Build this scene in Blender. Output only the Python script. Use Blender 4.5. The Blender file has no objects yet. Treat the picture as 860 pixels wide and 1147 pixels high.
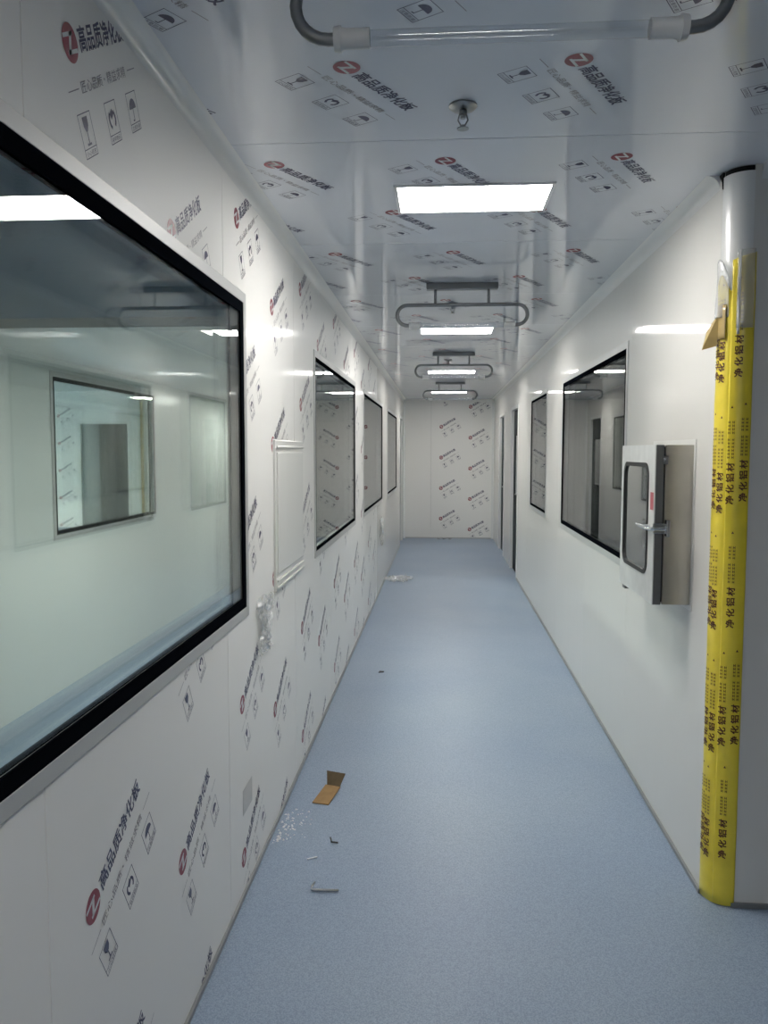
import bpy, bmesh, math, random
from mathutils import Vector, Matrix

random.seed(7)
S = bpy.context.scene
COL = S.collection
PI = math.pi

# ------------------------------------------------------------------ camera
F_PX, YAW, PITCH, ROLL = 901.69, -0.07134, -0.07533, 0.00142
EYE = Vector((0, 0, 1.55))
cam = bpy.data.cameras.new('camera')
cam.sensor_fit = 'VERTICAL'
cam.sensor_height = 36.0
cam.lens = F_PX / 1147 * 36.0
cam.clip_start = 0.02
cam.clip_end = 100
camo = bpy.data.objects.new('camera', cam)
COL.objects.link(camo)
fw = Vector((math.sin(YAW) * math.cos(PITCH), math.cos(YAW) * math.cos(PITCH), math.sin(PITCH)))
rt = Vector((math.cos(YAW), -math.sin(YAW), 0))
up = rt.cross(fw)
r2 = rt * math.cos(ROLL) + up * math.sin(ROLL)
u2 = up * math.cos(ROLL) - rt * math.sin(ROLL)
camo.matrix_world = Matrix(((r2.x, u2.x, -fw.x, EYE.x), (r2.y, u2.y, -fw.y, EYE.y),
                            (r2.z, u2.z, -fw.z, EYE.z), (0, 0, 0, 1)))
S.camera = camo

# ------------------------------------------------------------------ world, exposure
world = bpy.data.worlds.new('world')
S.world = world
world.use_nodes = True
world.node_tree.nodes['Background'].inputs[0].default_value = (0.5, 0.55, 0.6, 1)
world.node_tree.nodes['Background'].inputs[1].default_value = 0.02
S.view_settings.view_transform = 'Standard'
S.view_settings.look = 'None'
S.view_settings.gamma = 1.0
S.view_settings.use_curve_mapping = False
S.view_settings.exposure = 0.73
LIGHT_POWER = 26.0          # radiance of the corridor light panels
SIDE_POWER = 50.0           # radiance of unseen light panels added to brighten the room behind the left wall
S.cycles.max_bounces = 10
S.cycles.diffuse_bounces = 8
S.cycles.glossy_bounces = 6
S.cycles.transparent_max_bounces = 32
S.cycles.sample_clamp_indirect = 6.0
S.cycles.use_denoising = True
S.cycles.caustics_reflective = False
S.cycles.caustics_refractive = False

# ------------------------------------------------------------------ measures of the place (metres)
XL, XR, ZC, YB = -0.68, 0.918, 2.465, 14.34
TH = 0.05
PITCH_W, PITCH_C = 1.195, 1.178
XP = -2.45                    # far wall of the room behind the left wall
YRET = 2.72                   # wall that turns to the right beside the corner post
RP = 0.075                    # radius of the corner post

# ------------------------------------------------------------------ materials
def new_mat(name):
    m = bpy.data.materials.new(name)
    m.use_nodes = True
    return m, m.node_tree.nodes, m.node_tree.links, m.node_tree.nodes['Principled BSDF']

def principled(name, col, rough=0.5, metal=0.0, coat=0.0, coat_rough=0.1, spec=0.5, noise=None, bump=None, alpha=None):
    m, N, L, b = new_mat(name)
    b.inputs['Base Color'].default_value = (*col, 1)
    b.inputs['Roughness'].default_value = rough
    b.inputs['Metallic'].default_value = metal
    b.inputs['Coat Weight'].default_value = coat
    b.inputs['Coat Roughness'].default_value = coat_rough
    b.inputs['Specular IOR Level'].default_value = spec
    if alpha is not None:
        b.inputs['Alpha'].default_value = alpha
    if noise or bump:
        tc = N.new('ShaderNodeTexCoord')
    if noise:
        scale, amt = noise
        n = N.new('ShaderNodeTexNoise'); n.inputs['Scale'].default_value = scale; n.inputs['Detail'].default_value = 3
        L.new(tc.outputs['Object'], n.inputs['Vector'])
        r = N.new('ShaderNodeValToRGB')
        r.color_ramp.elements[0].position = 0.3
        r.color_ramp.elements[1].position = 0.7
        r.color_ramp.elements[0].color = (*[c * (1 - amt) for c in col], 1)
        r.color_ramp.elements[1].color = (*[min(1, c * (1 + amt)) for c in col], 1)
        L.new(n.outputs['Fac'], r.inputs['Fac']); L.new(r.outputs['Color'], b.inputs['Base Color'])
    if bump:
        scale, strength, dist = bump
        n2 = N.new('ShaderNodeTexNoise')
        mp = N.new('ShaderNodeMapping')
        mp.inputs['Scale'].default_value = scale
        L.new(tc.outputs['Object'], mp.inputs['Vector']); L.new(mp.outputs['Vector'], n2.inputs['Vector'])
        n2.inputs['Scale'].default_value = 1.0
        bp = N.new('ShaderNodeBump'); bp.inputs['Strength'].default_value = strength; bp.inputs['Distance'].default_value = dist
        L.new(n2.outputs['Fac'], bp.inputs['Height'])
        L.new(bp.outputs['Normal'], b.inputs['Normal'])
        if coat: L.new(bp.outputs['Normal'], b.inputs['Coat Normal'])
    return m

def glass_mat(name, tint, rough=0.0, f0=0.04, haze=0.0, haze_col=(0.8, 0.85, 0.85)):
    """thin glass: what passes is tinted, the rest mirrors by Schlick's Fresnel on both faces"""
    m = bpy.data.materials.new(name); m.use_nodes = True
    N, L = m.node_tree.nodes, m.node_tree.links
    N.remove(N['Principled BSDF'])
    out = N['Material Output']
    geo = N.new('ShaderNodeNewGeometry')
    dot = N.new('ShaderNodeVectorMath'); dot.operation = 'DOT_PRODUCT'
    L.new(geo.outputs['Incoming'], dot.inputs[0]); L.new(geo.outputs['Normal'], dot.inputs[1])
    def mth(op, a, b=None):
        n = N.new('ShaderNodeMath'); n.operation = op
        for i, v in enumerate((a, b)):
            if v is None: continue
            if isinstance(v, (int, float)): n.inputs[i].default_value = v
            else: L.new(v, n.inputs[i])
        return n.outputs[0]
    c = mth('ABSOLUTE', dot.outputs['Value'])
    p = mth('POWER', mth('SUBTRACT', 1.0, c), 5.0)
    fac = mth('ADD', mth('MULTIPLY', p, 1 - f0), f0)
    tr = N.new('ShaderNodeBsdfTransparent'); tr.inputs[0].default_value = (*tint, 1)
    gl = N.new('ShaderNodeBsdfAnisotropic') if False else N.new('ShaderNodeBsdfGlossy')
    gl.inputs['Roughness'].default_value = rough
    mix = N.new('ShaderNodeMixShader')
    base = tr.outputs[0]
    if haze > 0:
        df = N.new('ShaderNodeBsdfDiffuse'); df.inputs[0].default_value = (*haze_col, 1)
        m2 = N.new('ShaderNodeMixShader'); m2.inputs[0].default_value = haze
        L.new(tr.outputs[0], m2.inputs[1]); L.new(df.outputs[0], m2.inputs[2])
        base = m2.outputs[0]
    L.new(fac, mix.inputs[0]); L.new(base, mix.inputs[1]); L.new(gl.outputs[0], mix.inputs[2])
    L.new(mix.outputs[0], out.inputs['Surface'])
    return m

def emit_mat(name, col, power):
    m = bpy.data.materials.new(name); m.use_nodes = True
    N, L = m.node_tree.nodes, m.node_tree.links
    N.remove(N['Principled BSDF'])
    e = N.new('ShaderNodeEmission'); e.inputs[0].default_value = (*col, 1); e.inputs[1].default_value = power
    L.new(e.outputs[0], N['Material Output'].inputs['Surface'])
    return m

def floor_mat():
    m, N, L, b = new_mat('blue_speckled_vinyl')
    tc = N.new('ShaderNodeTexCoord')
    n1 = N.new('ShaderNodeTexNoise'); n1.inputs['Scale'].default_value = 260; n1.inputs['Detail'].default_value = 2
    n2 = N.new('ShaderNodeTexNoise'); n2.inputs['Scale'].default_value = 1.3; n2.inputs['Detail'].default_value = 4
    r1 = N.new('ShaderNodeValToRGB')
    r1.color_ramp.elements[0].position = 0.34; r1.color_ramp.elements[0].color = (0.190, 0.255, 0.350, 1)
    r1.color_ramp.elements[1].position = 0.62; r1.color_ramp.elements[1].color = (0.300, 0.375, 0.485, 1)
    r2_ = N.new('ShaderNodeValToRGB')
    r2_.color_ramp.elements[0].position = 0.3; r2_.color_ramp.elements[0].color = (0.90, 0.92, 0.95, 1)
    r2_.color_ramp.elements[1].position = 0.7; r2_.color_ramp.elements[1].color = (1.06, 1.04, 1.0, 1)
    mx = N.new('ShaderNodeMix'); mx.data_type = 'RGBA'; mx.blend_type = 'MULTIPLY'; mx.inputs[0].default_value = 1.0
    L.new(tc.outputs['Object'], n1.inputs['Vector']); L.new(tc.outputs['Object'], n2.inputs['Vector'])
    L.new(n1.outputs['Fac'], r1.inputs['Fac']); L.new(n2.outputs['Fac'], r2_.inputs['Fac'])
    L.new(r1.outputs['Color'], mx.inputs[6]); L.new(r2_.outputs['Color'], mx.inputs[7])
    L.new(mx.outputs[2], b.inputs['Base Color'])
    b.inputs['Roughness'].default_value = 0.5
    b.inputs['Specular IOR Level'].default_value = 0.5
    b.inputs['Coat Weight'].default_value = 0.25
    b.inputs['Coat Roughness'].default_value = 0.34
    bp = N.new('ShaderNodeBump'); bp.inputs['Strength'].default_value = 0.12; bp.inputs['Distance'].default_value = 0.002
    L.new(n1.outputs['Fac'], bp.inputs['Height']); L.new(bp.outputs['Normal'], b.inputs['Normal'])
    return m

M = {}
M['panel'] = principled('white_coated_panel', (0.72, 0.705, 0.665), 0.5, coat=0.6, coat_rough=0.06, spec=0.3, bump=((6, 6, 0.8), 0.25, 0.004))
M['film_panel'] = principled('filmed_panel', (0.83, 0.82, 0.79), 0.5, coat=0.26, coat_rough=0.10, spec=0.3, bump=((14, 14, 3), 0.2, 0.003))
M['ceiling_panel'] = principled('filmed_ceiling_panel', (0.70, 0.735, 0.80), 0.45, coat=1.0, coat_rough=0.05, spec=0.3, bump=((2, 7, 7), 0.08, 0.002))
M['alu'] = principled('brushed_aluminium', (0.50, 0.505, 0.50), 0.5, metal=0.4)
M['alu_white'] = principled('white_aluminium_cove', (0.78, 0.785, 0.77), 0.3, coat=0.6, coat_rough=0.12)
M['grey_trim'] = principled('grey_aluminium_channel', (0.30, 0.31, 0.31), 0.4, metal=0.5)
M['black'] = principled('black_window_border', (0.004, 0.005, 0.007), 0.9, spec=0.0)
M['gap_black'] = principled('gap_shade_black', (0.006, 0.006, 0.007), 0.9)  # flat black painted in for the shade inside open gaps
M['rubber'] = principled('black_rubber', (0.012, 0.012, 0.013), 0.5)
M['glass'] = glass_mat('window_glass', (0.955, 0.975, 0.960))
M['dark_grey'] = principled('dark_grey_sheet', (0.50, 0.62, 0.75), 0.6, noise=(1.5, 0.15))
M['side_panel'] = principled('side_room_panel', (0.60, 0.63, 0.61), 0.5, coat=0.3, coat_rough=0.2)
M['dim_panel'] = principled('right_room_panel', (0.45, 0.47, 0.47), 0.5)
M['door_grey'] = principled('dark_grey_door', (0.035, 0.042, 0.045), 0.7, spec=0.1)
M['leaf_grey'] = principled('pale_grey_door_leaf', (0.15, 0.18, 0.185), 0.4)
M['floor'] = floor_mat()
M['red_ink'] = principled('red_ink', (0.27, 0.014, 0.035), 0.4, coat=0.4)
M['navy_ink'] = principled('navy_ink', (0.028, 0.024, 0.085), 0.4, coat=0.4)
M['grey_ink'] = principled('grey_ink', (0.22, 0.20, 0.22), 0.4, coat=0.4)
M['white_ink'] = principled('white_ink', (0.70, 0.69, 0.69), 0.4, coat=0.4)
M['brown_ink'] = principled('brown_ink', (0.10, 0.028, 0.012), 0.5)
M['yellow_film'] = principled('yellow_film', (0.88, 0.70, 0.05), 0.35, coat=0.4, coat_rough=0.2, noise=(9, 0.10), bump=((40, 40, 6), 0.3, 0.002))
M['tan_tape'] = principled('tan_tape', (0.50, 0.36, 0.13), 0.35, coat=0.3, noise=(20, 0.15))
M['diffuser'] = emit_mat('light_diffuser', (1.0, 0.975, 0.935), LIGHT_POWER)
M['added_side_diffuser'] = emit_mat('added_side_light_diffuser', (1.0, 1.0, 0.95), SIDE_POWER)
M['added_far_diffuser'] = emit_mat('added_far_light_diffuser', (1.0, 1.0, 0.97), 170.0)  # glow of the unseen panel added to brighten the farther room
M['lamp_frame'] = principled('white_lamp_frame', (0.75, 0.76, 0.78), 0.35)
M['galv'] = principled('galvanised_steel', (0.23, 0.24, 0.25), 0.35, metal=0.7)
M['socket'] = principled('white_lamp_socket', (0.62, 0.63, 0.63), 0.4)
M['tube'] = glass_mat('quartz_tube', (0.93, 0.94, 0.95), 0.045, 0.15, 0.05)
M['steel'] = principled('stainless_steel', (0.50, 0.48, 0.43), 0.30, metal=0.9, noise=(7, 0.08))
M['steel_door'] = principled('stainless_door_with_film', (0.66, 0.67, 0.66), 0.38, metal=0.35, noise=(12, 0.08))
M['steel_dark'] = principled('dark_steel_edge', (0.16, 0.165, 0.17), 0.4, metal=0.6)
M['chrome'] = principled('chrome', (0.75, 0.76, 0.77), 0.15, metal=1.0)
M['dark_glass'] = principled('dark_door_glass', (0.05, 0.06, 0.06), 0.06, coat=1.0, coat_rough=0.02)
M['red_plastic'] = principled('red_sticker', (0.42, 0.07, 0.09), 0.4)
M['white_paint'] = principled('white_paint', (0.72, 0.72, 0.69), 0.35, coat=0.3)
M['brass'] = principled('dull_metal', (0.35, 0.36, 0.36), 0.3, metal=0.9)
M['plastic'] = glass_mat('clear_plastic_film', (0.94, 0.95, 0.95), 0.25, 0.08, 0.20, (0.95, 0.95, 0.96))
M['tape'] = principled('grey_tape', (0.52, 0.52, 0.50), 0.4)
M['cardboard'] = principled('brown_cardboard', (0.33, 0.20, 0.085), 0.85, noise=(30, 0.12))
M['dark_cardboard'] = principled('dark_cardboard', (0.12, 0.085, 0.045), 0.85, noise=(30, 0.12))
M['foam'] = principled('white_foam_crumb', (0.85, 0.85, 0.86), 0.7)
M['dark_bit'] = principled('dark_bit', (0.03, 0.03, 0.03), 0.6)

# ------------------------------------------------------------------ mesh helpers
class MB:
    """collects vertices and faces in world coordinates"""
    def __init__(self): self.v, self.f, self.mi = [], [], []
    def add(self, vs, fs, mi=0):
        o = len(self.v); self.v += [tuple(p) for p in vs]
        for f in fs: self.f.append(tuple(o + i for i in f)); self.mi.append(mi)
        return self
    def box(self, a, b, mi=0):
        x0, y0, z0 = a; x1, y1, z1 = b
        vs = [(x0, y0, z0), (x1, y0, z0), (x1, y1, z0), (x0, y1, z0), (x0, y0, z1), (x1, y0, z1), (x1, y1, z1), (x0, y1, z1)]
        return self.add(vs, [(0, 3, 2, 1), (4, 5, 6, 7), (0, 1, 5, 4), (1, 2, 6, 5), (2, 3, 7, 6), (3, 0, 4, 7)], mi)
    def tube(self, pts, r, n=10, caps=True, mi=0):
        pts = [Vector(p) for p in pts]
        rs = r if isinstance(r, (list, tuple)) else [r] * len(pts)
        rings, nrm = [], None
        for i, p in enumerate(pts):
            t = (pts[min(i + 1, len(pts) - 1)] - pts[max(i - 1, 0)]).normalized()
            if nrm is None:
                a = Vector((0, 0, 1)) if abs(t.z) < 0.9 else Vector((1, 0, 0))
                nrm = t.cross(a).normalized()
            nrm = (nrm - t * nrm.dot(t)).normalized()
            bn = t.cross(nrm)
            rings.append([p + (nrm * math.cos(2 * PI * k / n) + bn * math.sin(2 * PI * k / n)) * rs[i] for k in range(n)])
        vs = [q for ring in rings for q in ring]; fs = []
        for i in range(len(pts) - 1):
            for k in range(n):
                k2 = (k + 1) % n
                fs.append((i * n + k, i * n + k2, (i + 1) * n + k2, (i + 1) * n + k))
        if caps:
            fs.append(tuple(range(n))[::-1]); fs.append(tuple((len(pts) - 1) * n + k for k in range(n)))
        return self.add(vs, fs, mi)
    def ring(self, axis, a0, a1, z0, z1, w, d0, d1, mi=0):
        """rectangular frame of width w; axis 'x': lies in a wall of constant x between x=d0 and x=d1"""
        p = plate(axis, d0, d1, a0, a1, z0, z1, [(a0 + w, a1 - w, z0 + w, z1 - w)])
        return self.add(p.v, p.f, mi)
    def sweep(self, prof, axis, t0, t1, mi=0):
        """prof: closed polygon of (a,z); swept along y (a=x) or x (a=y)"""
        n = len(prof)
        g = (lambda a, z, t: (a, t, z)) if axis == 'y' else (lambda a, z, t: (t, a, z))
        vs = [g(a, z, t0) for a, z in prof] + [g(a, z, t1) for a, z in prof]
        fs = [(i, (i + 1) % n, n + (i + 1) % n, n + i) for i in range(n)]
        fs += [tuple(range(n))[::-1], tuple(range(n, 2 * n))]
        return self.add(vs, fs, mi)

WPOS = {}
def wpos(o): return WPOS.get(o.name, Vector((0, 0, 0)))

def build(name, mb, mats, parent=None, smooth=False, bevel=0.0, base=True):
    vs = mb.v
    mn = [min(p[i] for p in vs) for i in range(3)]; mx = [max(p[i] for p in vs) for i in range(3)]
    c = Vector(((mn[0] + mx[0]) / 2, (mn[1] + mx[1]) / 2, mn[2] if base else (mn[2] + mx[2]) / 2))
    me = bpy.data.meshes.new(name)
    me.from_pydata([(p[0] - c.x, p[1] - c.y, p[2] - c.z) for p in vs], [], mb.f)
    if not isinstance(mats, (list, tuple)): mats = [mats]
    for m in mats: me.materials.append(M[m] if isinstance(m, str) else m)
    for i, p in enumerate(me.polygons):
        p.material_index = mb.mi[i]; p.use_smooth = smooth
    bm = bmesh.new(); bm.from_mesh(me)
    bmesh.ops.recalc_face_normals(bm, faces=bm.faces)
    bm.to_mesh(me); bm.free()
    if smooth:
        try: me.set_sharp_from_angle(angle=math.radians(40))
        except Exception: pass
    o = bpy.data.objects.new(name, me); COL.objects.link(o)
    if bevel:
        b = o.modifiers.new('bevel', 'BEVEL'); b.width = bevel; b.segments = 2; b.limit_method = 'ANGLE'
    WPOS[o.name] = c
    if parent: o.parent = parent; o.location = c - wpos(parent)
    else: o.location = c
    return o

def empty(name, loc=(0, 0, 0)):
    o = bpy.data.objects.new(name, None); COL.objects.link(o)
    o.empty_display_size = 0.05; o.location = loc; WPOS[o.name] = Vector(loc)
    return o

def tag(o, label, cat, group=None, kind=None):
    o['label'] = label; o['category'] = cat
    if group: o['group'] = group
    if kind: o['kind'] = kind
    return o

def copy_tree(o, delta, parent=None):
    c = o.copy(); COL.objects.link(c)
    WPOS[c.name] = wpos(o) + Vector(delta)
    if parent: c.parent = parent
    else: c.location = o.location + Vector(delta)
    for ch in list(o.children): copy_tree(ch, delta, c)
    return c

def plate(axis, d0, d1, a0, a1, z0, z1, holes=()):
    """a slab between d0 and d1 spanning a0..a1 by z0..z1 with rectangular holes (a0,a1,z0,z1)"""
    As = sorted({a0, a1, *[min(max(h[i], a0), a1) for h in holes for i in (0, 1)]})
    Zs = sorted({z0, z1, *[min(max(h[i], z0), z1) for h in holes for i in (2, 3)]})
    def solid(i, j):
        if i < 0 or j < 0 or i >= len(As) - 1 or j >= len(Zs) - 1: return False
        a = (As[i] + As[i + 1]) / 2; z = (Zs[j] + Zs[j + 1]) / 2
        return not any(h[0] < a < h[1] and h[2] < z < h[3] for h in holes)
    g = (lambda a, z, d: (d, a, z)) if axis == 'x' else ((lambda a, z, d: (a, d, z)) if axis == 'y' else (lambda a, z, d: (a, z, d)))
    mb = MB(); idx = {}
    def V(i, j, d):
        k = (i, j, d)
        if k not in idx: idx[k] = len(mb.v); mb.v.append(g(As[i], Zs[j], d))
        return idx[k]
    def F(*q): mb.f.append(q); mb.mi.append(0)
    for i in range(len(As) - 1):
        for j in range(len(Zs) - 1):
            if not solid(i, j): continue
            F(V(i, j, d0), V(i + 1, j, d0), V(i + 1, j + 1, d0), V(i, j + 1, d0))
            F(V(i, j, d1), V(i, j + 1, d1), V(i + 1, j + 1, d1), V(i + 1, j, d1))
            if not solid(i - 1, j): F(V(i, j, d0), V(i, j + 1, d0), V(i, j + 1, d1), V(i, j, d1))
            if not solid(i + 1, j): F(V(i + 1, j, d0), V(i + 1, j, d1), V(i + 1, j + 1, d1), V(i + 1, j + 1, d0))
            if not solid(i, j - 1): F(V(i, j, d0), V(i, j, d1), V(i + 1, j, d1), V(i + 1, j, d0))
            if not solid(i, j + 1): F(V(i, j + 1, d0), V(i + 1, j + 1, d0), V(i + 1, j + 1, d1), V(i, j + 1, d1))
    return mb

# ------------------------------------------------------------------ printed film: one motif as flat ink
def text_geo(body, size, bold=0.0):
    cu = bpy.data.curves.new('ink', 'FONT'); cu.body = body; cu.size = 1.0; cu.resolution_u = 2; cu.offset = bold
    o = bpy.data.objects.new('ink', cu); COL.objects.link(o)
    me = bpy.data.meshes.new_from_object(o.evaluated_get(bpy.context.evaluated_depsgraph_get()))
    vs = [(v.co.x * size, v.co.y * size) for v in me.vertices]; fs = [tuple(p.vertices) for p in me.polygons]
    bpy.data.objects.remove(o); bpy.data.curves.remove(cu); bpy.data.meshes.remove(me)
    return vs, fs

def fit_text(mb, body, u0, u1, v0, v1, mi, bold=0.0, z=0.0):
    """lettering fitted to a box; bold thickens the strokes by laying the glyphs side by side"""
    vs, fs = text_geo(body, 1.0)
    xs = [p[0] for p in vs]; ys = [p[1] for p in vs]
    u0 += bold; u1 -= bold; v0 += bold; v1 -= bold
    sx = (u1 - u0) / (max(xs) - min(xs)); sy = (v1 - v0) / (max(ys) - min(ys))
    for i, (du, dv) in enumerate(((-1, -1), (1, -1), (1, 1), (-1, 1)) if bold else ((0, 0),)):
        mb.add([(u0 + (x - min(xs)) * sx + du * bold, v0 + (y - min(ys)) * sy + dv * bold, z + i * 0.00003) for x, y in vs], fs, mi)

def poly(mb, pts, mi, z=0.0): mb.add([(x, y, z) for x, y in pts], [tuple(range(len(pts)))], mi)
def bar(mb, u0, v0, u1, v1, mi, z=0.0): poly(mb, [(u0, v0), (u1, v0), (u1, v1), (u0, v1)], mi, z)

def motif():
    RED, NAVY, GREY, WHITE = 0, 1, 2, 3
    mb = MB()
    n = 28; r = 0.033
    poly(mb, [(r * math.cos(2 * PI * k / n), r * math.sin(2 * PI * k / n)) for k in range(n)], RED)
    e = 0.0003
    bar(mb, -0.027, 0.011, 0.016, 0.018, WHITE, e); bar(mb, -0.016, -0.018, 0.027, -0.011, WHITE, e)
    poly(mb, [(0.005, 0.018), (0.016, 0.018), (-0.005, -0.018), (-0.016, -0.018)], WHITE, e)
    fit_text(mb, '高品质净化板', 0.042, 0.286, -0.020, 0.024, NAVY, 0.0009)
    bar(mb, -0.057, -0.0745, -0.006, -0.0725, GREY); bar(mb, 0.270, -0.0745, 0.318, -0.0725, GREY)
    fit_text(mb, '匠心品质', 0.006, 0.118, -0.084, -0.063, GREY, 0.0)
    fit_text(mb, '·', 0.128, 0.133, -0.076, -0.071, GREY, 0.0)
    fit_text(mb, '精益求精', 0.145, 0.256, -0.084, -0.063, GREY, 0.0)
    for k, (uc, cap) in enumerate(((-0.012, '小心轻放'), (0.130, '易碎物品'), (0.262, '注意防潮'))):
        u0, u1, v0, v1 = uc - 0.031, uc + 0.031, -0.191, -0.113
        w = 0.0017
        bar(mb, u0, v0, u1, v0 + w, NAVY); bar(mb, u0, v1 - w, u1, v1, NAVY)
        bar(mb, u0, v0, u0 + w, v1, NAVY); bar(mb, u1 - w, v0, u1, v1, NAVY)
        bar(mb, u0, -0.1755, u1, -0.174, NAVY)
        fit_text(mb, cap, u0 + 0.006, u1 - 0.006, v0 + 0.0035, -0.178, NAVY)
        if k == 0:      # wine glass
            poly(mb, [(uc - 0.012, -0.120), (uc + 0.012, -0.120), (uc + 0.011, -0.136), (uc + 0.004, -0.146), (uc - 0.004, -0.146), (uc - 0.011, -0.136)], NAVY)
            bar(mb, uc - 0.0015, -0.166, uc + 0.0015, -0.146, NAVY); bar(mb, uc - 0.010, -0.170, uc + 0.010, -0.166, NAVY)
        elif k == 1:    # two hands around a parcel
            poly(mb, [(uc - 0.010, -0.136), (uc + 0.004, -0.127), (uc + 0.010, -0.138), (uc - 0.004, -0.147)], NAVY)
            for s in (-1, 1):
                arc = [(uc + s * 0.020 * math.cos(a), -0.147 + s * 0.020 * math.sin(a)) for a in [i * 0.28 - 0.9 for i in range(8)]]
                arc2 = [(uc + s * 0.0135 * math.cos(a), -0.147 + s * 0.0135 * math.sin(a)) for a in [i * 0.28 - 0.9 for i in range(8)]]
                poly(mb, arc + arc2[::-1], NAVY)
        else:           # umbrella
            dome = [(uc + 0.020 * math.cos(a), -0.146 + 0.020 * math.sin(a)) for a in [PI * i / 10 for i in range(11)]]
            poly(mb, dome, NAVY)
            bar(mb, uc - 0.0012, -0.168, uc + 0.0012, -0.146, NAVY); bar(mb, uc - 0.008, -0.170, uc + 0.0012, -0.167, NAVY)
    return mb

INKS = ['red_ink', 'navy_ink', 'grey_ink', 'white_ink']
MOT = motif()
MOTIF_MESH = bpy.data.meshes.new('print')
MOTIF_MESH.from_pydata(MOT.v, [], MOT.f)
for k in INKS: MOTIF_MESH.materials.append(M[k])
for i, p in enumerate(MOTIF_MESH.polygons): p.material_index = MOT.mi[i]
COS, SIN = math.cos(math.radians(30.5)), math.sin(math.radians(30.5))
MOT_BOX = (-0.085, 0.375, -0.225, 0.235)      # reach of the motif in the panel's own (across, along) axes

def put_print(panel, O, W, L, aw, al, keep, holes=()):
    """print the motif with its round mark at (aw, al) of the frame O + W*aw + L*al, cut to keep=(w0,w1,l0,l1) and around holes"""
    W, L, O = Vector(W), Vector(L), Vector(O)
    u = W * COS + L * SIN; v = L * COS - W * SIN; n = u.cross(v)
    b = (aw + MOT_BOX[0], aw + MOT_BOX[1], al + MOT_BOX[2], al + MOT_BOX[3])
    if b[1] < keep[0] or b[0] > keep[1] or b[3] < keep[2] or b[2] > keep[3]: return
    org = O + W * aw + L * al + n * 0.0006
    mat = Matrix(((u.x, v.x, n.x, org.x), (u.y, v.y, n.y, org.y), (u.z, v.z, n.z, org.z), (0, 0, 0, 1)))
    inside = b[0] >= keep[0] and b[1] <= keep[1] and b[2] >= keep[2] and b[3] <= keep[3]
    near = [h for h in holes if not (b[1] < h[0] or b[0] > h[1] or b[3] < h[2] or b[2] > h[3])]
    if inside and not near:
        me = MOTIF_MESH
    else:
        bm = bmesh.new(); bm.from_mesh(MOTIF_MESH)
        def wl(p): return (aw + p.x * COS - p.y * SIN, al + p.x * SIN + p.y * COS)
        def cut(aw_or_al, value):
            # line W=value or L=value in the motif's own coordinates
            if aw_or_al == 0: nn = Vector((COS, -SIN, 0)); d = value - aw
            else: nn = Vector((SIN, COS, 0)); d = value - al
            bmesh.ops.bisect_plane(bm, geom=bm.verts[:] + bm.edges[:] + bm.faces[:], plane_co=nn * d, plane_no=nn)
        for i in (0, 1): cut(0, keep[i]); cut(1, keep[2 + i])
        for h in near:
            for i in (0, 1): cut(0, h[i]); cut(1, h[2 + i])
        dead = []
        for f in bm.faces:
            w, l = wl(f.calc_center_median())
            if not (keep[0] < w < keep[1] and keep[2] < l < keep[3]) or any(h[0] < w < h[1] and h[2] < l < h[3] for h in near):
                dead.append(f)
        bmesh.ops.delete(bm, geom=dead, context='FACES')
        if not bm.faces: bm.free(); return
        me = bpy.data.meshes.new('print'); bm.to_mesh(me); bm.free()
        for k in INKS: me.materials.append(M[k])
    o = bpy.data.objects.new('print', me); COL.objects.link(o)
    o.parent = panel
    o.matrix_local = Matrix.Translation(-wpos(panel)) @ mat

# ------------------------------------------------------------------ floor
fl = build('floor', MB().box((-10.2, -4.2, -0.06), (4.6, 16.4, 0.0)), 'floor')
tag(fl, 'blue speckled vinyl floor running down the corridor', 'floor', kind='structure')

# ------------------------------------------------------------------ ceiling of printed panels
ceil = empty('ceiling', (0.1, 5.0, ZC))
tag(ceil, 'white panel ceiling with printed protective film over the corridor', 'ceiling', kind='structure')
c_off = {1: -0.233, 2: -0.542, 3: -0.501}
for k in range(-4, 12):
    y0 = 1.272 + PITCH_C * k; y1 = min(y0 + PITCH_C, YB + 0.06)
    pn = build('panel', MB().box((XL - TH, y0 + 0.0015, ZC), (4.55, y1 - 0.0015, ZC + 0.05)), 'ceiling_panel', ceil)
    if k < 0 or k > 7: continue
    j = [-0.60, -0.542, -0.501, -0.53, -0.48, -0.55, -0.51, -0.52][k]
    xmax = 1.9 if y1 < YRET + 0.3 else XR - 0.045
    hol = []
    for m in range(-1, 5):
        for dy, dx in ((0.175, 0.0), (0.715, 0.352 if k else 0.367)):
            put_print(pn, (0, 0, ZC), (0, 1, 0), (1, 0, 0), y0 + dy, j + dx + 0.547 * m, (y0 + 0.002, y1 - 0.002, XL + 0.045, xmax))
build('joint_strip', MB().box((XL - TH, -4.2, ZC + 0.051), (4.55, YB + 0.06, ZC + 0.06)), 'gap_black', ceil)

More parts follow.
